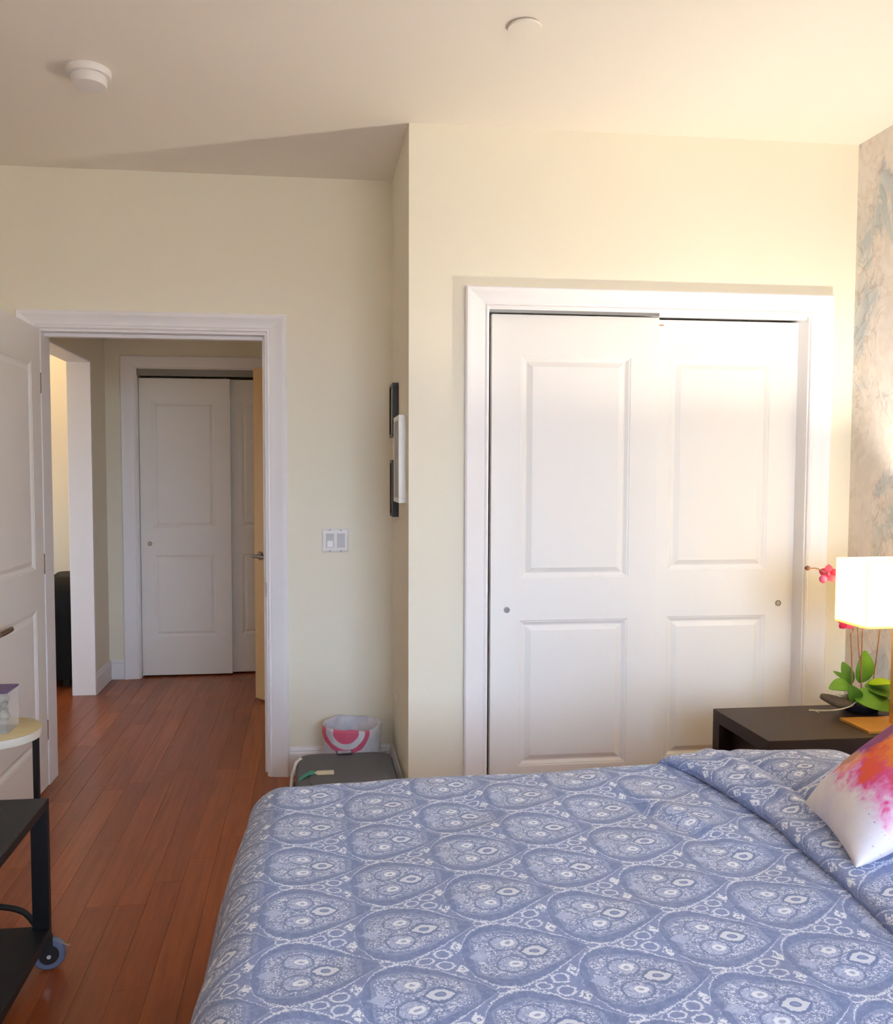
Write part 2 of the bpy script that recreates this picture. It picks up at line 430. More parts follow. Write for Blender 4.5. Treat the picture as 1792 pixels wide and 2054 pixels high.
while x < XR + .05:
    y = YF - random.random() * 1.0
    while y < SY1 + .05:
        L = random.choice(lens); xc = x + PWID / 2
        seen = (-1.62 < xc < .12 and y + L > 1.35 and y < 6.0) or (-2.2 < xc < -1.3 and y + L > 5.0 and y < 6.3)
        if seen and nplank < 290:
            o = bpy.data.objects.new('plank', pm[L][0]); C.objects.link(o); o.parent = floor; o.location = (xc, y, 0); nplank += 1
        else:
            b0 = len(rest.v); rest.v += [(vx + xc, vy + y, vz) for vx, vy, vz in pm[L][1].v]; rest.f += [tuple(b0 + i for i in f_) for f_ in pm[L][1].f]
        y += L
    x += PWID
ro = rest.obj('plank_field', 'wood', floor); ro['kind'] = 'stuff'

# ceiling & walls ----------------------------------------------------
struct(B('ceiling', SX0 - .15, XR + .15, YF - .15, SY1 + .15, H, H + .1, 'ceiling'), 'cream painted ceiling')
mb = MB(); mb.box(XL, DI0, D2, D2 + WT, 0, H); mb.box(DI1, XA + .1, D2, D2 + WT, 0, H); mb.box(DI0, DI1, D2, D2 + WT, DZ, H)
struct(mb.obj('wall_back', 'wall'), 'cream wall around the open bedroom doorway')
mb = MB(); mb.box(XA, CI0, D1, D1 + WT, 0, H); mb.box(CI1, XR, D1, D1 + WT, 0, H); mb.box(CI0, CI1, D1, D1 + WT, CZ, H)
struct(mb.obj('wall_closet', 'wall'), 'cream wall around the sliding closet doors')
struct(B('wall_return', XA, XA + .1, D1 + WT, D2, 0, H, 'wall'), 'short cream return wall beside the doorway')
struct(B('wall_right', XR, XR + .12, YF, D2 + .1, 0, H, 'wallpaper'), 'accent wall papered in pale blue and mauve watercolour print')
struct(B('wall_closet_inside', XA + .1, XR, D2, D2 + WT, 0, H, 'wall'), 'back of the closet')
struct(B('wall_left', XL - .12, XL, YF, D2 + WT, 0, H, 'wall'), 'cream left bedroom wall')
x0, x1, z0, z1 = WIN
mb = MB(); mb.box(XL - .12, x0, YF - .12, YF, 0, H); mb.box(x1, XR + .12, YF - .12, YF, 0, H); mb.box(x0, x1, YF - .12, YF, 0, z0); mb.box(x0, x1, YF - .12, YF, z1, H)
struct(mb.obj('wall_front', 'wall'), 'cream wall with the bedroom window')
def window(name, u0, u1, z0, z1, place, label):
    root = struct(empty(name), label)
    def bb(n, a0, a1, b0, b1, m):
        if place[0] == 'y': o = B(n, a0, a1, place[1] - .09, place[1] - .04, b0, b1, m, root, .004)
        else: o = B(n, place[1] - .09, place[1] - .04, a0, a1, b0, b1, m, root, .004)
        return o
    um = (u0 + u1) / 2
    bb('frame', u0, u0 + .06, z0, z1, 'trim'); bb('frame', u1 - .06, u1, z0, z1, 'trim'); bb('frame', u0 + .06, u1 - .06, z0, z0 + .06, 'trim'); bb('frame', u0 + .06, u1 - .06, z1 - .06, z1, 'trim')
    bb('mullion', um - .025, um + .025, z0 + .06, z1 - .06, 'trim')
    for a, b in ((u0 + .06, um - .025), (um + .025, u1 - .06)):
        p = (place[1] - .068, place[1] - .062)
        if place[0] == 'y': B('pane', a, b, p[0], p[1], z0 + .06, z1 - .06, 'glass', root)
        else: B('pane', p[0], p[1], a, b, z0 + .06, z1 - .06, 'glass', root)
window('window_1', x0, x1, z0, z1, ('y', YF), 'bedroom window behind the viewer')
# hall and the room beyond
OY0 = D2 + WT + .22
mb = MB(); mb.box(HX - WT, HX, D2 + WT, OY0, 0, H); mb.box(HX - WT, HX, HY1 + .02, HYF, 0, H); mb.box(HX - WT, HX, OY0, HY1 + .02, 2.115, H)
struct(mb.obj('wall_hall_left', 'wall'), 'hallway wall with the opening to the next room')
fc0, fc1, fcz = -1.165, .06, 2.115
mb = MB(); mb.box(HX - WT, fc0, HYF, HYF + WT, 0, H); mb.box(fc1, HXR + .1, HYF, HYF + WT, 0, H); mb.box(fc0, fc1, HYF, HYF + WT, fcz, H)
struct(mb.obj('wall_hall_far', 'wall'), 'far hallway wall around the hallway closet')
struct(B('wall_hall_closet_inside', HX, fc1 + .2, SY1 - .05, SY1, 0, H, 'wall'), 'back of the hallway closet')
struct(B('wall_hall_right', HXR, HXR + .1, D2 + WT, HYF + WT, 0, H, 'wall'), 'right hallway wall')
struct(B('wall_hall_closet_side', fc1 + .1, fc1 + .2, HYF + WT, SY1 - .05, 0, H, 'wall'), 'right end of the hallway closet')
struct(B('wall_side_back', SX0, HX - WT, SY1, SY1 + .1, 0, H, 'wall'), 'cream far wall of the next room')
struct(B('wall_side_front', SX0, HX - WT, D2 + WT, D2 + WT + .08, 0, H, 'wall'), 'near wall of the next room')
struct(B('wall_side_right', HX - WT, HX, HYF + WT, SY1, 0, H, 'wall'), 'right wall of the next room')
s = tag(empty('ceiling_lamp', (-2.4, 6.15, H)), 'round ceiling lamp in the next room', 'ceiling lamp')
MB().lathe([(.06, 0), (.075, -.004), (.075, -.025), (.05, -.03)], n=32).obj('canopy', 'plastic_white', s, smooth=True)
l_ = bpy.data.lights.new('side_bulb', 'POINT'); l_.energy = SIDE_W; l_.color = (1, .74, .46); l_.shadow_soft_size = .08
o = bpy.data.objects.new('side_bulb', l_); C.objects.link(o); o.parent = s; o.location = (0, 0, -.16)
y0, y1, z0, z1 = SIDEWIN
mb = MB(); mb.box(SX0 - .12, SX0, D2 + WT, y0, 0, H); mb.box(SX0 - .12, SX0, y1, SY1 + .1, 0, H); mb.box(SX0 - .12, SX0, y0, y1, 0, z0); mb.box(SX0 - .12, SX0, y0, y1, z1, H)
struct(mb.obj('wall_side_left', 'wall'), 'wall with the window of the next room')
window('window_2', y0, y1, z0, z1, ('x', SX0), 'window of the next room')

# casings --------------------------------------------------------------
PROF = [(0, .010), (.06, .014), (.14, .010), (.22, .016), (.72, .019), (.80, .024), (.93, .025), (1.0, .020)]   # (fraction from inner edge, proud)
def casing(name, xi0, xi1, zi, wx, wz, ybase, label, legs=('l', 'r'), out=-1, m='trim'):
    """mitred moulded casing round an opening in a wall facing -Y"""
    root = struct(empty(name), label)
    pr = [(0, 0)] + PROF + [(1.0, 0)]
    def piece(n, fn):
        mb = MB(); mb.loft([[fn(a, p, e) for a, p in pr] for e in (0, 1)], True, True); return mb.obj(n, m, root, smooth=True)
    if 'l' in legs: piece('side_casing', lambda a, p, e: (xi0 - a * wx, ybase + out * p, 0 if e == 0 else zi + a * wz))
    if 'r' in legs: piece('side_casing', lambda a, p, e: (xi1 + a * wx, ybase + out * p, 0 if e == 0 else zi + a * wz))
    piece('head_casing', lambda a, p, e: ((xi0 - a * wx) if e == 0 else (xi1 + a * wx), ybase + out * p, zi + a * wz))
    return root
t1 = casing('trim_1', DI0, DI1, DZ, .091, .078, D2, 'white moulded casing around the bedroom doorway')
JT = .02
for a, b, c_, d_ in ((DI0, DI0 + .008, 0, DZ), (DI1 - .008, DI1, 0, DZ)): B('jamb', a, b, D2 + .001, D2 + WT - .001, c_, d_, 'trim', t1)
B('jamb', DI0 + .008, DI1 - .008, D2 + .001, D2 + WT - .001, DZ - .012, DZ, 'trim', t1)
B('door_stop', DI1 - .022, DI1 - .008, D2 + .052, D2 + .09, 0, DZ - .012, 'trim', t1, .002)
B('door_stop', DI0 + .008, DI1 - .022, D2 + .052, D2 + .09, DZ - .028, DZ - .012, 'trim', t1, .002)
B('strike_plate', DI1 - .0105, DI1 - .008, D2 + .012, D2 + .04, .84, .905, 'dark_gap', t1)
t2 = casing('trim_2', CI0, CI1, CZ, .0905, .0784, D1, 'white moulded casing around the bedroom closet')
for a, b in ((CI0, CI0 + .006), (CI1 - .006, CI1)): B('jamb', a, b, D1 + .001, D1 + WT - .001, 0, CZ, 'trim', t2)
B('jamb', CI0 + .006, CI1 - .006, D1 + .001, D1 + WT, CZ - .006, CZ, 'trim', t2)
B('track_fascia', CI0 + .70, CI1 - .012, D1 + .004, D1 + .022, CZ - .020, CZ - .006, 'trim', t2, .0015)
B('track', CI0 + .006, CI0 + .70, D1 + .006, D1 + .022, CZ - .016, CZ - .006, 'track', t2)
t3 = struct(empty('trim_3'), 'white jamb of the opening from hallway to next room')
B('jamb', HX - WT - .004, HX + .006, HY1, HY1 + .02, 0, 2.1, 'trim', t3, .003)
B('head_jamb', HX - WT - .004, HX + .006, OY0, HY1 + .02, 2.1, 2.12, 'trim', t3, .003)
B('edge_bead', HX + .006, HX + .012, HY1 - .004, HY1 + .02, 0, 2.1, 'trim', t3, .002)
B('edge_bead', HX + .006, HX + .012, OY0, HY1 + .02, 2.1, 2.112, 'trim', t3, .002)
t4 = casing('trim_4', fc0, fc1, fcz, .105, .085, HYF, 'white moulded casing around the hallway closet')
B('track', fc0, fc1, HYF + .01, HYF + .03, fcz - .045, fcz, 'track', t4)
B('jamb', fc0, fc0 + .004, HYF + .001, HYF + WT, 0, fcz - .045, 'trim', t4)
# baseboards
def baseboard(name, p0, p1, nrm, h=.135, label='white baseboard'):
    """p0,p1: (x,y) on the wall; nrm: unit (x,y) out of the wall"""
    prof = [(0, 0), (.014, 0), (.014, h * .78), (.009, h * .84), (.011, h * .88), (.006, h * .97), (0, h)]
    mb = MB(); mb.loft([[(p[0] + nrm[0] * a, p[1] + nrm[1] * a, z) for a, z in prof] for p in (p0, p1)])
    return struct(mb.obj(name, 'trim'), label)
baseboard('baseboard_back', (DI1 + .092, D2), (XA - .015, D2), (0, -1), label='white baseboard behind the waste bin')
baseboard('baseboard_return', (XA, D1 + .001), (XA, D2), (-1, 0), label='white baseboard along the short return wall')
baseboard('baseboard_closet', (XA, D1), (CI0 - .092, D1), (0, -1), label='white baseboard left of the closet')
baseboard('baseboard_left', (XL, YF), (XL, D2), (1, 0))
baseboard('baseboard_right', (XR, YF), (XR, D1), (-1, 0))
baseboard('baseboard_back_left', (XL + .015, D2), (DI0 - .092, D2), (0, -1))
baseboard('baseboard_hall_left', (HX, HY1 + .021), (HX, HYF), (1, 0), label='white baseboard on the hallway stub wall')
baseboard('baseboard_hall_far', (HX + .015, HYF), (fc0 - .106, HYF), (0, -1), label='white baseboard left of the hallway closet')
baseboard('baseboard_side_back', (SX0, SY1), (HX - WT, SY1), (0, -1))

# ------------------------------------------------------------------ panelled doors
def panel_door(name, W, Ht, T, panels, mw, mz, m='door', both=False, label=None, loc=(0, 0, 0), rot=0):
    """front face at y=0 looking to -y, x to the right, z up; panels: (x0,x1,z0,z1) outer moulding rectangles"""
    root = struct(empty(name, loc, (0, 0, rot)), label)
    xs = [0, panels[0][0], panels[0][1], W]
    zs = [0]
    for p in sorted(panels, key=lambda q: q[2]): zs += [p[2], p[3]]
    zs.append(Ht)
    mb = MB(); cut = set()
    for p in panels: cut.add((1, zs.index(p[2])))
    idx = {}
    def V(i, j, y):
        if (i, j, y) not in idx: idx[(i, j, y)] = len(mb.v); mb.v.append((xs[i], y, zs[j]))
        return idx[(i, j, y)]
    for y in (0.0, T):
        for i in range(3):
            for j in range(len(zs) - 1):
                if (i, j) in cut and (y == 0.0 or both): continue
                mb.f.append((V(i, j, y), V(i + 1, j, y), V(i + 1, j + 1, y), V(i, j + 1, y)))
    n = len(zs) - 1
    for j in range(n):
        for i in (0, 3): mb.f.append((V(i, j, 0.0), V(i, j + 1, 0.0), V(i, j + 1, T), V(i, j, T)))
    for i in range(3):
        for j in (0, n): mb.f.append((V(i, j, 0.0), V(i + 1, j, 0.0), V(i + 1, j, T), V(i, j, T)))
    mb.obj('slab', m, root, bevel=.0012, seg=1)
    steps = [(0, 0), (.06, .002), (.16, .0025), (.42, .0095), (.50, .0100), (.56, .0095), (.97, .0012), (1.0, .0010)]
    for p in panels:
        for side in ((0, 1),) + (((1, -1),) if both else ()):
            mb = MB(); rings = []
            for a, d in steps:
                yy = d if side[0] == 0 else T - d
                rings.append([(p[0] + a * mw, yy, p[2] + a * mz), (p[1] - a * mw, yy, p[2] + a * mz), (p[1] - a * mw, yy, p[3] - a * mz), (p[0] + a * mw, yy, p[3] - a * mz)])
            b0 = 0
            mb.loft(rings, True, False); mb.f.append(tuple(range((len(steps) - 1) * 4, len(steps) * 4)))
            o = mb.obj('panel', m, root)
            if side[0] == 0:      # keep the front normals outward
                pass
    return root
def finger_pull(parent, x, z, y=0, r=.0125):
    o = MB().lathe([(r * .72, -.001), (r * .75, .0025), (r, .0025), (r * 1.02, .0005), (r * 1.02, -.001)], n=28).obj('finger_pull', 'steel', parent, smooth=True, loc=(x, y, z), rot=(PI / 2, 0, 0))
    o['label'] = 'round recessed metal finger pull'
    MB().lathe([(r * .70, .0002), (r * .70, .0012)], n=24).obj('cup', 'chrome', o, smooth=True)
Y1, Y2 = 3.326, 3.372
d = panel_door('door_2', 1.401 - .714, 2.030, .035, [(.118, .571, .214, .810), (.118, .571, .980, 1.868)], .050, .043, label='left sliding closet door, overlapping the other', loc=(.714, Y1, .010))
finger_pull(d, .781 - .714, .854)
d = panel_door('door_3', 2.034 - 1.347, 2.030, .035, [(.125, .558, .214, .806), (.125, .558, 1.000, 1.872)], .047, .043, label='right sliding closet door behind the nightstand', loc=(1.347, Y2, .010))
finger_pull(d, 1.964 - 1.347, .855)
dl = MB().box(0, .03, 0, .0006, 0, .005).obj('chipped_paint_mark', mat('chip_brown', srgb(176, 130, 70), .8, var=.3, scale=200), d, loc=(.062, -.0008, 2.005))
dl['label'] = 'small brown chip in the paint'
# hall closet doors
d = panel_door('door_4', .61, 2.045, .035, [(.085, .505, .268, .835), (.085, .505, 1.022, 1.890)], .036, .036, label='hallway closet sliding door with small round pull', loc=(-1.158, HYF + .032, .012))
finger_pull(d, .060, .914, r=.015)
d = panel_door('door_5', .61, 2.045, .035, [(.085, .505, .268, .835), (.085, .505, 1.022, 1.890)], .036, .036, label='hallway closet sliding door behind the other', loc=(-.565, HYF + .075, .012))
# bedroom door, swung open towards the viewer
DW = .86
def lever(parent, x, z, y, dirx, mname='steel', L=.115, off=.055):
    root = MB().lathe([(.026, 0), (.027, .006), (.022, .010)], n=28).obj('handle', mname, parent, smooth=True, loc=(x, y, z), rot=(PI / 2, 0, 0))
    root['label'] = 'brushed metal lever handle'
    MB().tube([(0, 0, .008), (0, 0, off)], .009, 14).obj('neck', mname, root, smooth=True)
    mb = MB(); n = 8; rings = []
    for i in range(n + 1):
        u = i / n; xx = dirx * (-.012 + u * (L + .012)); hh = .0095 + .002 * math.sin(u * PI); tt = .008
        rings.append([(xx, hh * math.cos(a), off + tt * math.sin(a)) for a in [2 * PI * k / 14 for k in range(14)]])
    mb.loft(rings).obj('lever', mname, root, smooth=True)
    return root
d = panel_door('door_1', DW, 2.035, .036, [(.115, DW - .118, .214, .810), (.115, DW - .118, .985, 1.880)], .046, .043, both=True, label='white two panel bedroom door swung open at the left', loc=(DI0 + .010, D2 - .022 - DW, .008), rot=PI / 2)
lever(d, .155, .815, 0, 1)
for z in (.25, 1.0, 1.8): MB().tube([(DW + .006, .004, z - .045), (DW + .006, .004, z + .045)], .006, 10).obj('hinge', 'steel', d, smooth=True)
# hall door ajar at the right
ang = math.atan2(-.57, .477)
d = struct(empty('door_6', (-.347, 5.321, .0), (0, 0, ang)), 'beige hallway door standing ajar behind the doorway jamb')
B('slab', 0, .74, 0, .036, .012, 2.05, 'tan_door', d, .0015, 1)
lever(d, .06, .905, 0, 1, 'steel', .11, .05)

# ------------------------------------------------------------------ ceiling fixtures
s = tag(empty('smoke_detector', (-.725, 3.0, H)), 'white round smoke detector on the ceiling at left', 'smoke detector')
MB().lathe([(.060, 0), (.071, 0), (.072, -.004), (.072, -.018), (.069, -.022), (.05, -.022)], n=48).obj('base_ring', 'plastic_white', s, smooth=True)
MB().lathe([(.050, -.020), (.056, -.022), (.058, -.028), (.058, -.046), (.054, -.052), (.03, -.055), (.0005, -.0555)], n=48).obj('cover', 'plastic_white', s, smooth=True)
o = MB().lathe([(.040, 0), (.049, 0), (.051, -.003), (.0495, -.007), (.03, -.0085), (.0005, -.009)], n=48).obj('ceiling_cover_plate', 'ceiling', None, smooth=True, loc=(.642, 2.555, H - .0035))
tag(o, 'flat round cream cover plate on the ceiling above the closet', 'cover plate')
MB().lathe([(.020, .004), (.020, -.001)], n=24).obj('mounting_stub', 'plastic_white', o)

# ------------------------------------------------------------------ light switch
s = tag(empty('light_switch', (.1125, D2, 1.10)), 'white double rocker light switch with a paper sticker', 'light switch')
mb = MB(); hw, hh = .0625, .055
mb.loft([[(-hw, 0, -hh), (hw, 0, -hh), (hw, 0, hh), (-hw, 0, hh)], [(-hw, -.003, -hh), (hw, -.003, -hh), (hw, -.003, hh), (-hw, -.003, hh)], [(-hw + .008, -.007, -hh + .009), (hw - .008, -.007, -hh + .009), (hw - .008, -.007, hh - .009), (-hw + .008, -.007, hh - .009)]]).obj('wall_plate', 'plastic_white', s)
for xx in (-.0245, .0265):
    r = B('rocker_frame', xx - .0185, xx + .0185, -.0085, -.006, -.033, .033, 'plastic_grey', s)
    mb = MB(); mb.loft([[(xx - .0155, y, -.030), (xx + .0155, y, -.030), (xx + .0155, y2, 0), (xx + .0155, y3, .030), (xx - .0155, y3, .030), (xx - .0155, y2, 0)] for y, y2, y3 in ((-.0080, -.0080, -.0080), (-.0090, -.0108, -.0135))]).obj('rocker', 'plastic_grey', s)
    for zz in (-.048, .048): MB().lathe([(.0032, 0), (.003, .0015)], n=14).obj('screw', 'screw', s, loc=(xx, -.0055, zz), rot=(PI / 2, 0, 0))
st = B('paper_sticker', -.037, -.0105, -.0112, -.0106, -.030, -.001, 'paper', s); st['label'] = 'white paper sticker on the left rocker'

# outlet on return wall
s = tag(empty('wall_outlet', (XA, 3.70, .385)), 'white wall outlet low on the return wall', 'outlet')
B('wall_plate', -.006, 0, -.036, .036, -.057, .057, 'wall', s, .002)
for zz in (-.02, .02): B('socket', -.009, -.006, -.015, .015, zz - .014, zz + .014, 'plastic_white', s, .003)

# pictures on the return wall (facing -X)
def picture(label, y0, y1, z0, z1, m, t=.028, fw=.022):
    s = tag(empty('picture_frame', (XA, (y0 + y1) / 2, z0)), label, 'picture frame', 'frames on the return wall')
    hy = (y1 - y0) / 2; hz = z1 - z0
    for n, a in (('rail', (-hy, hy, 0, fw)), ('rail', (-hy, hy, hz - fw, hz)), ('stile', (-hy, -hy + fw, fw, hz - fw)), ('stile', (hy - fw, hy, fw, hz - fw))):
        B(n, -t, 0, a[0], a[1], a[2], a[3], m, s, .0012)
    B('print', -t + .006, -.003, -hy + fw, hy - fw, fw, hz - fw, 'art', s)
    return s
picture('black thin picture frame hanging highest on the return wall', 3.672, 3.825, 1.570, 1.802, 'black_wood', .027, .014)
picture('white picture frame hung nearest the closet corner', 3.385, 3.60, 1.293, 1.645, 'white_frame', .030, .02)
picture('black thin picture frame hanging lowest, above the outlet', 3.672, 3.80, 1.222, 1.470, 'black_wood', .027, .014)

# ------------------------------------------------------------------ waste bin with bag
s = tag(empty('waste_bin', (.180, 3.806, 0)), 'round waste bin lined with a white bag printed with red rings', 'waste bin')
MB().lathe([(.0005, .006), (.100, .006), (.102, 0), (.106, .0), (.124, .20), (.127, .272), (.124, .272), (.120, .20), (.102, .012), (.0005, .012)], n=48, cap=False).obj('bucket', 'plastic_grey', s, smooth=True)
mb = MB(); n = 72; rings = []
for k, (r, z) in enumerate([(.134, .118), (.1325, .15), (.131, .19), (.1325, .235), (.133, .268), (.131, .280), (.126, .283), (.119, .276), (.116, .24), (.108, .16), (.100, .10), (.05, .07)]):
    ring = []
    for j in range(n):
        a = 2 * PI * j / n
        wv = .0022 * math.sin(a * 11 + k * .6) + .0016 * math.sin(a * 17 - k * .9) + .001 * math.sin(a * 5)
        zz = z + (.004 * math.sin(a * 3 + 1) + .002 * math.sin(a * 7)) * (1 if 3 <= k <= 7 else .4) + (.012 * math.sin(a * 4) if k == 0 else 0)
        ring.append(((r + wv) * math.cos(a), (r + wv) * math.sin(a), zz))
    rings.append(ring)
o = mb.loft(rings, True, False).obj('bin_bag', 'bag', s, smooth='all'); o['label'] = 'white plastic bag with red ring print'

# ------------------------------------------------------------------ suitcase lying on the floor
s = tag(empty('suitcase', (.140, 3.425, 0)), 'charcoal fabric suitcase lying flat beside the bed in front of the bin', 'suitcase')
def rrect(hx, hy, r, z, n=8):
    pts = []
    for cx_, cy_, a0 in ((hx - r, hy - r, 0), (-hx + r, hy - r, PI / 2), (-hx + r, -hy + r, PI), (hx - r, -hy + r, 3 * PI / 2)):
        for k in range(n + 1):
            a = a0 + PI / 2 * k / n; pts.append((cx_ + r * math.cos(a), cy_ + r * math.sin(a), z))
    return pts
body = [(.190, .225, .05, .008), (.203, .231, .06, .02), (.208, .236, .065, .06), (.208, .236, .065, .15), (.205, .234, .065, .180), (.194, .226, .06, .196), (.170, .205, .05, .202)]
mb = MB(); mb.loft([rrect(a, b_, r_, z_) for a, b_, r_, z_ in body]).obj('shell', 'suit', s, smooth=True)
mb = MB(); mb.loft([rrect(.2085, .2365, .066, .098), rrect(.2100, .2380, .067, .101), rrect(.2100, .2380, .067, .109), rrect(.2085, .2365, .066, .112)], True, False).obj('zip_band', 'suit_trim', s, smooth=True)
mb = MB(); mb.loft([rrect(.150, .150, .04, .1985), rrect(.148, .148, .04, .207), rrect(.138, .138, .035, .2095)]).obj('front_pocket', 'suit', s, smooth=True, loc=(.0, -.03, 0))
o = MB().tube([(-.055, .232, .150), (-.05, .240, .152), (-.02, .243, .153), (.02, .243, .153), (.05, .240, .152), (.055, .232, .150)], .004, 10).obj('carry_handle', 'suit_trim', s, smooth=True)
hb = B('handle_plate', -.034, .034, .180, .232, .190, .2055, 'suit_trim', s, .002); B('badge', -.030, .030, .196, .222, .2050, .2085, 'chrome', hb, .001)
for yy in (-.19, .19):
    wh = MB().lathe([(.012, -.012), (.026, -.012), (.028, -.008), (.028, .008), (.026, .012), (.012, .012)], n=24).obj('wheel', 'black_plastic', s, smooth=True, loc=(-.232, yy, .045), rot=(PI / 2, 0, 0))
    B('wheel_housing', -.235, -.195, yy - .022, yy + .022, .018, .085, 'suit_trim', s, .006)
MB().tube([(-.185, .16, .200), (-.206, .14, .190), (-.222, .09, .15), (-.226, .03, .10), (-.234, -.04, .05), (-.240, -.10, .012)], .0075, 10).obj('strap', 'strap', s, smooth=True)
tg = B('paper_tag', -.115, -.052, -.070, -.022, .2097, .2106, 'tagpaper', s); tg['label'] = 'cream paper luggage tag'
mb = MB(); mb.loft([[(-.115, -.072, .2100), (-.115, -.020, .2100), (-.115, -.020, .2106), (-.115, -.072, .2106)], [(-.132, -.044, .2095), (-.132, -.042, .2095), (-.132, -.042, .2103), (-.132, -.044, .2103)]]).obj('tag_point', 'tagpaper', tg)
mb = MB(); pts = [(-.130, -.043, .2106), (-.150, -.046, .2100), (-.172, -.062, .203), (-.190, -.082, .196)]
mb.loft([[(p[0], p[1] - .022, p[2]), (p[0], p[1] + .022, p[2]), (p[0], p[1] + .022, p[2] + .0012), (p[0], p[1] - .022, p[2] + .0012)] for p in pts]).obj('ribbon', 'teal', s)

# ------------------------------------------------------------------ bed
BX0, BX1, BY0, BY1, BZ = -.10, XR - .03, .78, 2.31, .525
bed = tag(empty('bed', ((BX0 + BX1) / 2, (BY0 + BY1) / 2, 0)), 'double bed with its head against the papered wall', 'bed')
cxb, cyb = bed.location.x, bed.location.y
def bb(n, a0, a1, b0, b1, c0, c1, m, bev): return B(n, a0 - cxb, a1 - cxb, b0 - cyb, b1 - cyb, c0, c1, m, bed, bev, 4)
bb('box_base', BX0 + .03, BX1, BY0 + .03, BY1 - .03, .14, .29, 'bedbase', .02)
bb('mattress', BX0 + .03, BX1, BY0 + .03, BY1 - .03, .29, BZ - .022, 'sheet', .05)
for a in (BX0 + .1, BX1 - .12):
    for b_ in (BY0 + .1, BY1 - .12): bb('leg', a, a + .05, b_, b_ + .05, 0, .14, 'black_plastic', .005)

def grid_mesh(name, ns, nt, fn, uvf):
    vs, fs, uvs = [], [], []
    for i in range(ns + 1):
        for j in range(nt + 1):
            vs.append(fn(i / ns, j / nt)); uvs.append(uvf(i / ns, j / nt))
    for i in range(ns):
        for j in range(nt):
            a = i * (nt + 1) + j; fs.append((a, a + nt + 1, a + nt + 2, a + 1))
    me = bpy.data.meshes.new(name); me.from_pydata(vs, [], fs)
    ul = me.uv_layers.new(name='UVMap')
    for p in me.polygons:
        for li in p.loop_indices: ul.data[li].uv = uvs[me.loops[li].vertex_index]
    return me
def drape(e, r):
    """e: cloth length past the edge -> (outward, drop)"""
    if e <= 0: return 0.0, 0.0
    amax = PI / 2 * .86
    L = r * amax
    if e < L: a = e / r; return r * math.sin(a), r * (1 - math.cos(a))
    k = e - L; return r * math.sin(amax) + k * math.cos(amax), r * (1 - math.cos(amax)) + k * math.sin(amax)
duvet = tag(empty('duvet', (0, 0, 0)), 'blue grey paisley duvet spread over the bed and turned down at the head', 'duvet')
T0, T1_, S0, S1 = BY0 - .40, BY1 + .36, BX0 - .50, 1.36
def edge_x(y): return BX0 - .012 + (y - 1.4) * .030 * (1 if y > 1.4 else .4)
def duv(u, v):
    s_ = S0 + (S1 - S0) * u; t_ = T0 + (T1_ - T0) * v
    ox, dx = drape(edge_x(t_) + .018 - s_, .115)
    oy, dy = drape(t_ - (BY1 - .005), .085)
    on, dn = drape((BY0 + .02) - t_, .085)
    xx = max(s_, edge_x(t_) + .018) - ox; yy = min(max(t_, BY0 + .02), BY1 - .005) + oy - on
    p = Vector((s_ * 2.1, t_ * 2.1, .3))
    bump = .011 * noise.noise(p) + .006 * noise.noise(p * 2.4) + .003 * noise.noise(p * 5.5)
    # a long soft crease and small puckers
    cr = (s_ - .86) + (t_ - 1.95) * .35
    bump += -.013 * math.exp(-(cr / .022) ** 2) * math.exp(-((t_ - 1.99) / .17) ** 2) + .011 * math.exp(-((cr - .055) / .035) ** 2) * math.exp(-((t_ - 1.99) / .19) ** 2)
    cr2 = (s_ - .42) + (t_ - 2.1) * .25
    bump += -.007 * math.exp(-(cr2 / .018) ** 2) * math.exp(-((t_ - 2.12) / .12) ** 2)
    hang = min(1, (dx + dy + dn) / .1)
    z = BZ + .028 + .020 * min(1, max(0, s_ / 1.0)) + bump * (1 - .5 * hang) - dx - dy - dn
    xx += hang * (.014 * math.sin(t_ * 15 + 1.2 * math.sin(t_ * 5)) * min(1, dx / .2)) ; yy += hang * .012 * math.sin(s_ * 14) * min(1, dy / .2)
    # rounded far foot corner
    if dx > 0 and dy > 0:
        k = min(dx, dy); xx += .30 * k; yy -= .30 * k; z += .55 * k
    return (xx, yy, max(z, .07 + .01 * math.sin(t_ * 9)))
me = grid_mesh('cover', 190, 200, duv, lambda u, v: (S0 + (S1 - S0) * u, T0 + (T1_ - T0) * v))
o = link('cover', me, 'paisley', duvet, smooth='all')
md = o.modifiers.new('thick', 'SOLIDIFY'); md.thickness = .022; md.offset = -1
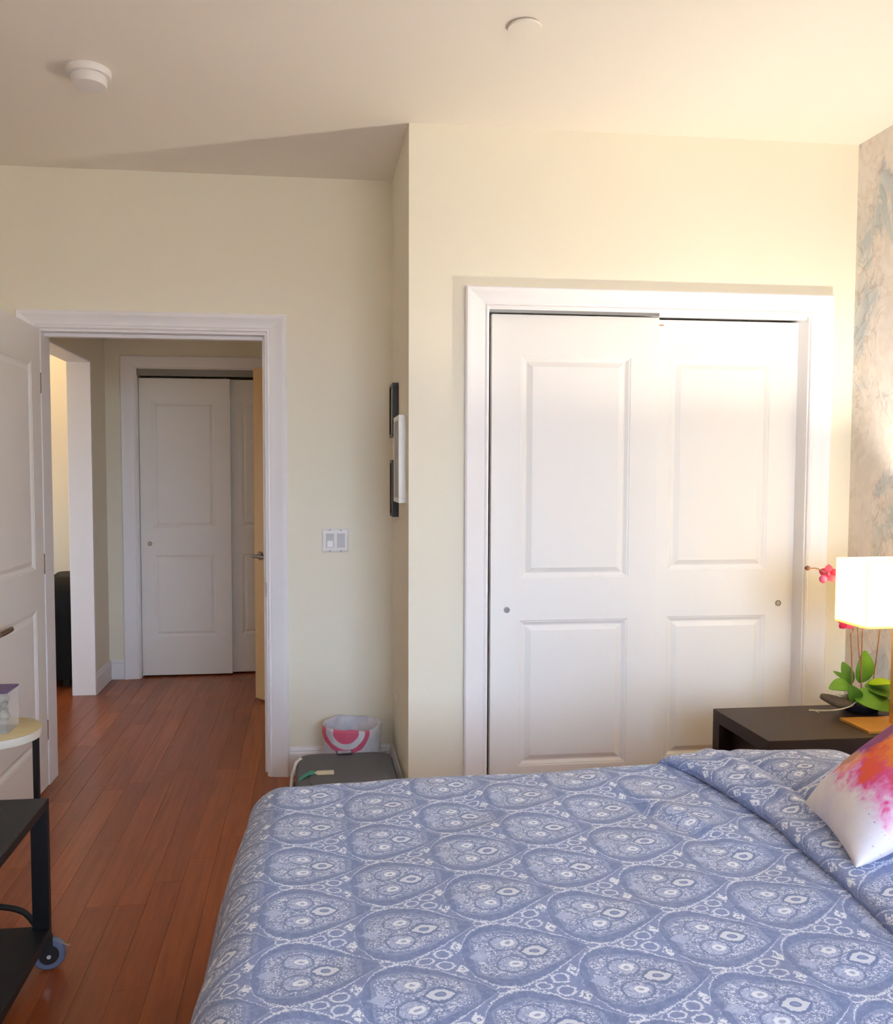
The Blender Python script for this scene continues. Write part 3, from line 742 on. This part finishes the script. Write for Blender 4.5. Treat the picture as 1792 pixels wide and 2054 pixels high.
# turned down fold: comes out of the head end, rolls over, free edge towards the foot
def foldx(y):
    ks = [(1.0, 1.045), (1.39, 1.055), (1.66, 1.080), (1.86, 1.098), (2.08, 1.085), (2.22, 1.060), (2.33, 1.02), (2.6, .98)]
    for (a, b), (c_, d_) in zip(ks, ks[1:]):
        if a <= y <= c_: return b + (d_ - b) * (y - a) / (c_ - a)
    return ks[0][1] if y < ks[0][0] else ks[-1][1]
FT0, FT1 = BY0 - .02, BY1 + .22
def fold(u, v):
    t_ = FT0 + (FT1 - FT0) * v
    oy, dy = drape(t_ - (BY1 - .02), .075); yy = min(t_, BY1 - .02) + oy
    x0 = foldx(t_); Lc = .50; q = u * Lc; r = .021 + .006 * noise.noise(Vector((0, t_ * 5, 1)))
    zb = BZ + .046
    wob = .010 * noise.noise(Vector((0, t_ * 4.0, 2.2)))
    if q < .05: xx, z = x0 + .055 - q, zb + .002
    elif q < .05 + PI * r:
        a = (q - .05) / r; xx, z = x0 + .005 - r * math.sin(a), zb + r - r * math.cos(a)
    else:
        k = q - .05 - PI * r; xx = x0 + .005 + k
        z = zb + 2 * r + .016 * math.sin(min(1, k / .22) * PI / 2) - .05 * max(0, (k - .17)) * 2
        z += .006 * noise.noise(Vector((xx * 6, t_ * 2.5, 5))) + .010 * math.exp(-(((xx - 1.165) + (t_ - 1.95) * .08) / .018) ** 2) - .006 * math.exp(-(((xx - 1.205)) / .015) ** 2)
    taper = min(1, max(0, (FT1 - t_) / .30)); z = zb + (z - zb) * (.35 + .65 * taper)
    return (xx + wob, yy, max(z - dy, .33))
me = grid_mesh('turned_down_fold', 70, 150, fold, lambda u, v: (2.2 - u * .50, FT0 + (FT1 - FT0) * v + .07))
o = link('turned_down_fold', me, 'paisley', duvet, smooth='all')
md = o.modifiers.new('thick', 'SOLIDIFY'); md.thickness = .010; md.offset = -1

def pillow_mesh(name, a, b_, h, n=36, pinch=.10, power=2.6):
    """cushion in the local xy plane, half sizes a,b, half height h; uv 0..1"""
    vs, fs, uvs = [], [], []
    def hgt(u, v):
        ku = max(0, 1 - abs(u) ** power); kv = max(0, 1 - abs(v) ** power)
        return h * (ku * kv) ** .5
    for sgn in (1, -1):
        off = len(vs)
        for i in range(n + 1):
            for j in range(n + 1):
                u = -math.cos(PI * i / n); v = -math.cos(PI * j / n)
                x = a * u * (1 - pinch * (1 - v * v) * abs(u)); y = b_ * v * (1 - pinch * (1 - u * u) * abs(v))
                nn = .04 * h * noise.noise(Vector((u * 2.2, v * 2.2, sgn * 3.1))) * (1 - abs(u) ** 4) * (1 - abs(v) ** 4)
                vs.append((x, y, sgn * hgt(u, v) + nn)); uvs.append(((u + 1) / 2, (v + 1) / 2))
        for i in range(n):
            for j in range(n):
                q = off + i * (n + 1) + j; f_ = (q, q + n + 1, q + n + 2, q + 1)
                fs.append(f_ if sgn > 0 else f_[::-1])
    me = bpy.data.meshes.new(name); me.from_pydata(vs, [], fs)
    ul = me.uv_layers.new(name='UVMap')
    for p in me.polygons:
        for li in p.loop_indices: ul.data[li].uv = uvs[me.loops[li].vertex_index]
    bm = bmesh.new(); bm.from_mesh(me); bmesh.ops.remove_doubles(bm, verts=bm.verts, dist=.0004); bm.to_mesh(me); bm.free()
    return me
me = pillow_mesh('bed_pillow', .185, .38, .062)
for d_ in me.uv_layers['UVMap'].data: d_.uv = (d_.uv[0] * .37 + .11, d_.uv[1] * .76)
o = link('bed_pillow', me, 'paisley', None, smooth='all', loc=(1.365, 1.925, .590), rot=(.03, .03, .03))
tag(o, 'flat bed pillow in blue grey paisley case beside the nightstand', 'pillow')
# throw pillow leaning back towards the headboard
P0 = Vector((1.178, 1.885, .616)); P1 = Vector((1.086, 1.560, .622))         # seat edge, far and near corner
ex = (P1 - P0).normalized(); up0 = Vector((.66, -.02, .55)).normalized()
ez = ex.cross(up0).normalized(); ey = ez.cross(ex).normalized()
if ez.x > 0: pass
hx, hy = (P1 - P0).length / 2 * 1.03, .215
ctr = (P0 + P1) / 2 + ey * hy
me = pillow_mesh('throw_pillow', hx, hy, .070, pinch=.05)
o = link('throw_pillow', me, 'splash', None, smooth='all')
o.matrix_world = Matrix(((ex.x, ey.x, ez.x, ctr.x), (ex.y, ey.y, ez.y, ctr.y), (ex.z, ey.z, ez.z, ctr.z), (0, 0, 0, 1)))
tag(o, 'square white throw pillow with bright watercolour splashes leaning at the head of the bed', 'throw pillow')

# ------------------------------------------------------------------ nightstand
NX0, NX1, NY0, NY1, NZ = 1.466, 2.205, 2.553, 2.936, .55
s = tag(empty('nightstand', ((NX0 + NX1) / 2, (NY0 + NY1) / 2, 0)), 'dark espresso wood nightstand between bed and closet', 'nightstand')
lx, ly = (NX1 - NX0) / 2, (NY1 - NY0) / 2
B('tabletop', -lx, lx, -ly, ly, NZ - .045, NZ, 'espresso', s, .002)
B('apron', -lx + .30, lx, -ly + .0005, -ly + .02, NZ - .115, NZ - .0455, 'espresso', s, .001)
for sx in (-1, 1):
    for sy in (-1, 1):
        B('leg', min(sx * lx, sx * (lx - .05)), max(sx * lx, sx * (lx - .05)), min(sy * ly, sy * (ly - .05)), max(sy * ly, sy * (ly - .05)), 0, NZ - .0455, 'espresso', s, .0015)
B('drawer_box', -lx + .052, lx - .052, -ly + .004, ly - .01, NZ - .19, NZ - .0455, 'espresso', s, .002)
B('shelf', -lx + .052, lx - .052, -ly + .005, ly - .01, .14, .165, 'espresso', s, .002)

# ------------------------------------------------------------------ table lamp
LX, LY = 2.003, 2.664
s = tag(empty('table_lamp', (LX, LY, NZ)), 'lit table lamp with ivory rectangular shade and brass base on the nightstand', 'lamp')
B('base_plate', -.168, .168, -.078, .078, 0, .010, 'gold', s, .001)
B('post', -.030, .030, -.012, .012, .010, .3575, 'gold', s, .0015)
def rect(hx_, hy_, z): return [(-hx_, -hy_, z), (hx_, -hy_, z), (hx_, hy_, z), (-hx_, hy_, z)]
z0s, z1s = .352, .573
mb = MB(); mb.loft([rect(.192, .084, z0s), rect(.192, .084, z1s), rect(.190, .082, z1s), rect(.190, .082, z0s), rect(.192, .084, z0s)], True, False).obj('lamp_shade', 'shade', s)
mb = MB()
mb.box(-.0015, .0015, -.082, .082, z1s - .012, z1s - .009)
mb.obj('shade_spider', 'gold', s)
B('added_diffuser', -.189, .189, -.081, .081, z0s + .006, z0s + .008, 'shade', s)  # unseen plate, added to soften the bulb's light on leaves and nightstand
MB().lathe([(.016, .361), (.016, .39), (.012, .395)], n=20).obj('socket', 'gold', s, smooth=True)
bulbz = .478
bl = bpy.data.lights.new('bulb', 'POINT'); bl.energy = BULB_W; bl.color = BULB_COL; bl.shadow_soft_size = .022
bo = bpy.data.objects.new('bulb_light', bl); C.objects.link(bo); bo.parent = s; bo.location = (0, 0, bulbz)
MB().tube([(0, 0, .395), (0, 0, .450)], .010, 14).obj('bulb_neck', 'plastic_white', s, smooth=True)

# ------------------------------------------------------------------ orchid
OX, OY = 1.985, 2.845
s = tag(empty('potted_orchid', (OX, OY, NZ)), 'magenta orchid in a black bowl behind the table lamp', 'orchid')
MB().lathe([(.0005, .0), (.050, .0), (.058, .006), (.068, .035), (.066, .045), (.060, .045), (.055, .03), (.0005, .028)], n=40, cap=False).obj('bowl', 'pot', s, smooth=True)
def R_(x, z, y=2.83): return (x - OX, y - OY, z - NZ)
def leaf2(base, tip, W, nrm, m='leaf', bow=.012, cup=.15):
    b0, t0 = Vector(base), Vector(tip); d_ = t0 - b0; L = d_.length; d_.normalize()
    side = d_.cross(Vector(nrm)).normalized(); upv = side.cross(d_).normalized()
    n, k = 14, 6; rows = []
    for i in range(n + 1):
        u = i / n; wv = W * .5 * max(.03, math.sin(PI * u ** .85)) ** .62
        c0 = b0 + d_ * (u * L) + upv * (bow * math.sin(PI * u)); q_ = [-1 + 2 * j / k for j in range(k + 1)]
        up = [c0 + side * (wv * q) + upv * (cup * wv * abs(q) ** 1.5 + .0011) for q in q_]
        rows.append(up + [p - upv * .0022 for p in reversed(up)])
    return MB().loft(rows, True, True).obj('leaf', m, s, smooth=True)
leaf2(R_(1.975, .655, 2.840), R_(2.000, .770, 2.850), .072, (.1, -1, .25))                    # tall upright
leaf2(R_(1.950, .640, 2.860), R_(1.930, .725, 2.875), .045, (-.2, -1, .2))                    # behind it
leaf2(R_(1.985, .660, 2.805), R_(2.052, .668, 2.760), .050, (0, -.35, 1), 'leaf2', .006)       # lime one
leaf2(R_(1.985, .650, 2.825), R_(2.070, .618, 2.770), .085, (.2, -.7, .7))
leaf2(R_(1.925, .622, 2.810), R_(2.035, .580, 2.745), .088, (.1, -.75, .65))                   # large front leaf
leaf2(R_(1.942, .600, 2.805), R_(1.895, .665, 2.780), .050, (-.5, -1, .3))
leaf2(R_(1.940, .640, 2.830), R_(1.832, .648, 2.800), .062, (-.2, -.6, .8), 'leaf', .014)
leaf2(R_(2.000, .600, 2.820), R_(2.068, .588, 2.790), .045, (.2, -.7, .7))
leaf2(R_(1.950, .655, 2.860), R_(1.885, .695, 2.860), .020, (-.2, -.9, .4), 'leaf', .004)
def stem(pts, r=.0022): return MB().tube(pts, r, 8).obj('stem', 'stem', s, smooth=True)
def curve(pts, n=8):
    out = []
    P = [Vector(p) for p in pts]; P = [P[0]] + P + [P[-1]]
    for i in range(1, len(P) - 2):
        for k in range(n):
            t_ = k / n; a, b_, c_, d_ = P[i - 1:i + 3]
            out.append(.5 * ((2 * b_) + (c_ - a) * t_ + (2 * a - 5 * b_ + 4 * c_ - d_) * t_ * t_ + (3 * b_ - a - 3 * c_ + d_) * t_ ** 3))
    out.append(P[-2]); return out
stem(curve([R_(1.939, .58), R_(1.938, .66), R_(1.932, .80), R_(1.929, .836), R_(1.938, .852), R_(1.93, .93), R_(1.895, 1.0), R_(1.85, 1.04), R_(1.80, 1.072), R_(1.765, 1.075)]))
stem(curve([R_(1.985, .58), R_(1.974, .66), R_(1.955, .85), R_(1.95, .95), R_(1.925, 1.03), R_(1.86, 1.06)]))
stem(curve([R_(1.975, .60), R_(1.974, .70), R_(1.974, .85), R_(1.985, .95), R_(2.02, 1.0)]))
stem(curve([R_(2.015, .62), R_(2.025, .70), R_(2.040, .84), R_(2.05, .95), R_(2.03, 1.02)]))
def blob(name, m, c0, axes, n=14):
    mb = MB(); rings = []
    ax = [Vector(a) for a in axes]
    for i in range(n + 1):
        th = PI * i / n
        rings.append([Vector(c0) + ax[2] * -math.cos(th) + (ax[0] * math.cos(2 * PI * j / n) + ax[1] * math.sin(2 * PI * j / n)) * max(.02, math.sin(th)) for j in range(n)])
    return mb.loft(rings).obj(name, m, s, smooth=True)
blob('bud', 'bud', R_(1.757, 1.0765), ((0, .008, 0), (0, 0, .0085), (.0105, 0, 0)))
def flower(c0, sc, axis=(-.6, -.7, .1), ms=('petal', 'petal2')):
    a = Vector(axis).normalized(); u_ = a.cross(Vector((0, 0, 1))).normalized(); v_ = u_.cross(a).normalized()
    for k in range(5):
        an = 2 * PI * k / 5 + .3; dr = (u_ * math.cos(an) + v_ * math.sin(an)); sd = a.cross(dr)
        mb = MB(); n = 8; rr = []
        for i in range(n + 1):
            q = i / n; wv = sc * .42 * math.sin(PI * min(1, q * .95 + .04)) ** .8; c1 = Vector(c0) + dr * (q * sc) + a * (.25 * sc * q * (1 - q) * 2)
            rr.append([c1 - sd * wv + a * .0008, c1 + a * (.002 + .12 * wv), c1 + sd * wv + a * .0008, c1 + sd * wv - a * .0008, c1 - a * .001, c1 - sd * wv - a * .0008])
        mb.loft(rr).obj('petal', ms[k % 2], s, smooth=True)
    blob('flower_lip', 'petal2', tuple(Vector(c0) + a * .008), (u_ * .006, v_ * .006, a * .009))
flower(R_(1.838, 1.055, 2.83), .034)
blob('folded_flower', 'petal2', R_(1.808, 1.038, 2.815), ((.014, 0, .004), (0, .012, 0), (-.005, 0, .014)))
flower(R_(1.905, .885, 2.82), .036, (-.3, -.8, -.3))
flower(R_(1.93, 1.0, 2.84), .034)
flower(R_(2.03, 1.01, 2.83), .034)
mb = MB(); pts = curve([(-.160, -.005, .062), (-.125, -.02, .050), (-.085, -.025, .038), (-.035, -.03, .038)], 6)
mb.tube(pts, [0.006 + .014 * math.sin(PI * (i + 1) / (len(pts) + 1)) for i in range(len(pts))], 10).obj('bark_piece', 'bark', s, smooth=True)
for k in range(5):
    a = .3 * k
    MB().tube(curve([(-.135 + .015 * k, -.02, .05 + .004 * k), (-.115 + .01 * k, -.03, .072 - .004 * k), (-.085 + .012 * k, -.03, .066), (-.06 + .01 * k, -.025, .05)], 6), .0013, 6).obj('root', 'twig', s, smooth=True)
MB().tube(curve([(-.197, -.005 + .01, .008), (-.14, -.04, .018), (-.085, -.05, .030), (-.04, -.04, .05)], 6), .0026, 8).obj('twig', 'twig', s, smooth=True)
MB().tube([(-.185, .003, .010), (-.168, -.012, .003)], .002, 6).obj('twig', 'twig', s, smooth=True)

# ------------------------------------------------------------------ round side table, box on it
s = tag(empty('side_table', (-1.055, 2.965, 0)), 'small round side table with pale top and black legs by the open door', 'side table')
MB().lathe([(.0005, .520), (.139, .520), (.141, .523), (.141, .5478), (.0005, .5478)], n=56, cap=False).obj('rim', 'stone_rim', s, smooth=True)
MB().lathe([(.0005, .548), (.139, .548), (.141, .5495), (.139, .551), (.0005, .551)], n=56, cap=False).obj('tabletop', 'pale_top', s, smooth=True)
for a in (-.1, 2.2, 3.9):
    B('leg', .131 * math.cos(a) - .009, .131 * math.cos(a) + .009, .131 * math.sin(a) - .009, .131 * math.sin(a) + .009, 0, .5195, 'cart', s, .001)
s = tag(empty('storage_box', (-1.082, 2.955, .5515)), 'clear plastic box with purple lid on the round side table', 'box')
mb = MB(); hx, hy, hz, t_ = .085, .055, .135, .002
for q in ((-hx, hx, -hy, -hy + t_, 0, hz), (-hx, hx, hy - t_, hy, 0, hz), (-hx, -hx + t_, -hy + t_, hy - t_, 0, hz), (hx - t_, hx, -hy + t_, hy - t_, 0, hz), (-hx + t_, hx - t_, -hy + t_, hy - t_, 0, t_)): mb.box(*q)
mb.obj('container', 'clear', s)
B('lid', -hx - .002, hx + .002, -hy - .002, hy + .002, hz, hz + .006, mat('purple_card_lid', srgb(104, 84, 128), .5, var=.3, scale=30), s, .001)
gm = [mat('grey_pebble_%d' % k, c_, .7, var=.1) for k, c_ in enumerate((srgb(150, 144, 128), srgb(120, 112, 98), srgb(176, 168, 150)))]
for k in range(40):
    r = random.uniform(.012, .02); c0 = (random.uniform(-hx + .022, hx - .022), random.uniform(-hy + .022, hy - .022), random.uniform(.024, .112))
    mb = MB(); mb.lathe([(.002, -r), (r * .7, -r * .7), (r, 0), (r * .7, r * .7), (.002, r)], n=10)
    mb.obj('trinket', gm[k % 3], s, smooth=True, loc=c0, rot=(random.random() * 3, random.random() * 3, 0))

# ------------------------------------------------------------------ black rolling cart
KX, KY = -.742, 2.472
s = tag(empty('rolling_cart', (KX - .25, KY - .36, 0)), 'black two shelf rolling cart on casters at the lower left', 'cart')
kx, ky = .25, .36
B('shelf', -kx, kx, -ky, ky, .467, .492, 'cart', s, .002)
B('shelf', -kx, kx, -ky, ky, .092, .120, 'cart', s, .002)
for sx in (-1, 1):
    for sy in (-1, 1):
        B('post', min(sx * kx, sx * (kx - .046)), max(sx * kx, sx * (kx - .046)), min(sy * ky, sy * (ky - .022)), max(sy * ky, sy * (ky - .022)), .1205, .4665, 'cart', s, .0015)
pts = curve([(kx - .04, ky - .01, .128), (kx - .08, ky + .006, .162), (kx - .15, ky + .008, .180), (0, ky + .006, .185), (-kx + .10, ky + .004, .165), (-kx + .04, ky - .01, .128)], 8)
MB().tube(pts, .0085, 10).obj('back_rail', 'cart', s, smooth=True)
for sx in (-1, 1):
    for sy in (-1, 1):
        ca = empty('caster', (sx * (kx - .005), sy * (ky - .012), 0)); ca.parent = s
        wr = (PI / 2, 0, .25)
        MB().lathe([(.026, -.012), (.041, -.012), (.045, -.007), (.0455, 0), (.045, .007), (.041, .012), (.026, .012)], n=36).obj('tyre', 'tyre', ca, smooth=True, loc=(0, 0, .0458), rot=wr)
        MB().lathe([(.004, -.0135), (.027, -.0135), (.0275, 0), (.027, .0135), (.004, .0135)], n=28).obj('hub', 'black_plastic', ca, smooth=True, loc=(0, 0, .0458), rot=wr)
        MB().lathe([(.0035, -.023), (.006, -.023), (.006, .023), (.0035, .023)], n=16).obj('axle', 'chrome', ca, smooth=True, loc=(0, 0, .0458), rot=wr)
        f_ = MB()
        for q in (-.0195, .0165): f_.box(-.011, .011, q, q + .003, .038, .090)
        f_.box(-.011, .011, -.0195, .0195, .0885, .0918); f_.obj('fork', 'suit_trim', ca, rot=(0, 0, .25), bevel=.001)
        B('brake_tab', .012, .034, -.006, .006, .084, .087, 'chrome', ca, .001).rotation_euler = (0, .35, -.1)

# ------------------------------------------------------------------ black armchair in the next room
s = tag(empty('armchair', (-1.86, 5.98, 0), (0, 0, .12)), 'black leather armchair in the next room beyond the hallway opening', 'armchair')
def cushion(name, x0, x1, y0, y1, z0, z1, bev, m='leather'): return MB().box(x0, x1, y0, y1, z0, z1).obj(name, m, s, smooth='all', bevel=bev, seg=6)
cushion('seat', -.32, .19, -.24, .30, .20, .42, .05)
cushion('base', -.38, .26, -.26, .40, .05, .20, .02)
mb = MB(); rings = []
for i in range(13):
    u = i / 12; z = .06 + u * .66; k = 1 if u < .72 else math.sqrt(max(.02, 1 - ((u - .72) / .285) ** 2))
    rings.append(rrect(.06 + .075 * k, .30 * (.55 + .45 * k), .055, z, 5))
mb.loft(rings).obj('backrest', 'leather', s, smooth=True, loc=(.20, .02, 0))
cushion('armrest', -.38, .16, -.36, -.25, .06, .55, .045)
cushion('armrest', -.38, .16, .31, .42, .06, .55, .045)
for a in (-.33, .20):
    for b_ in (-.2, .34): B('foot', a, a + .04, b_, b_ + .04, 0, .05, 'black_plastic', s)
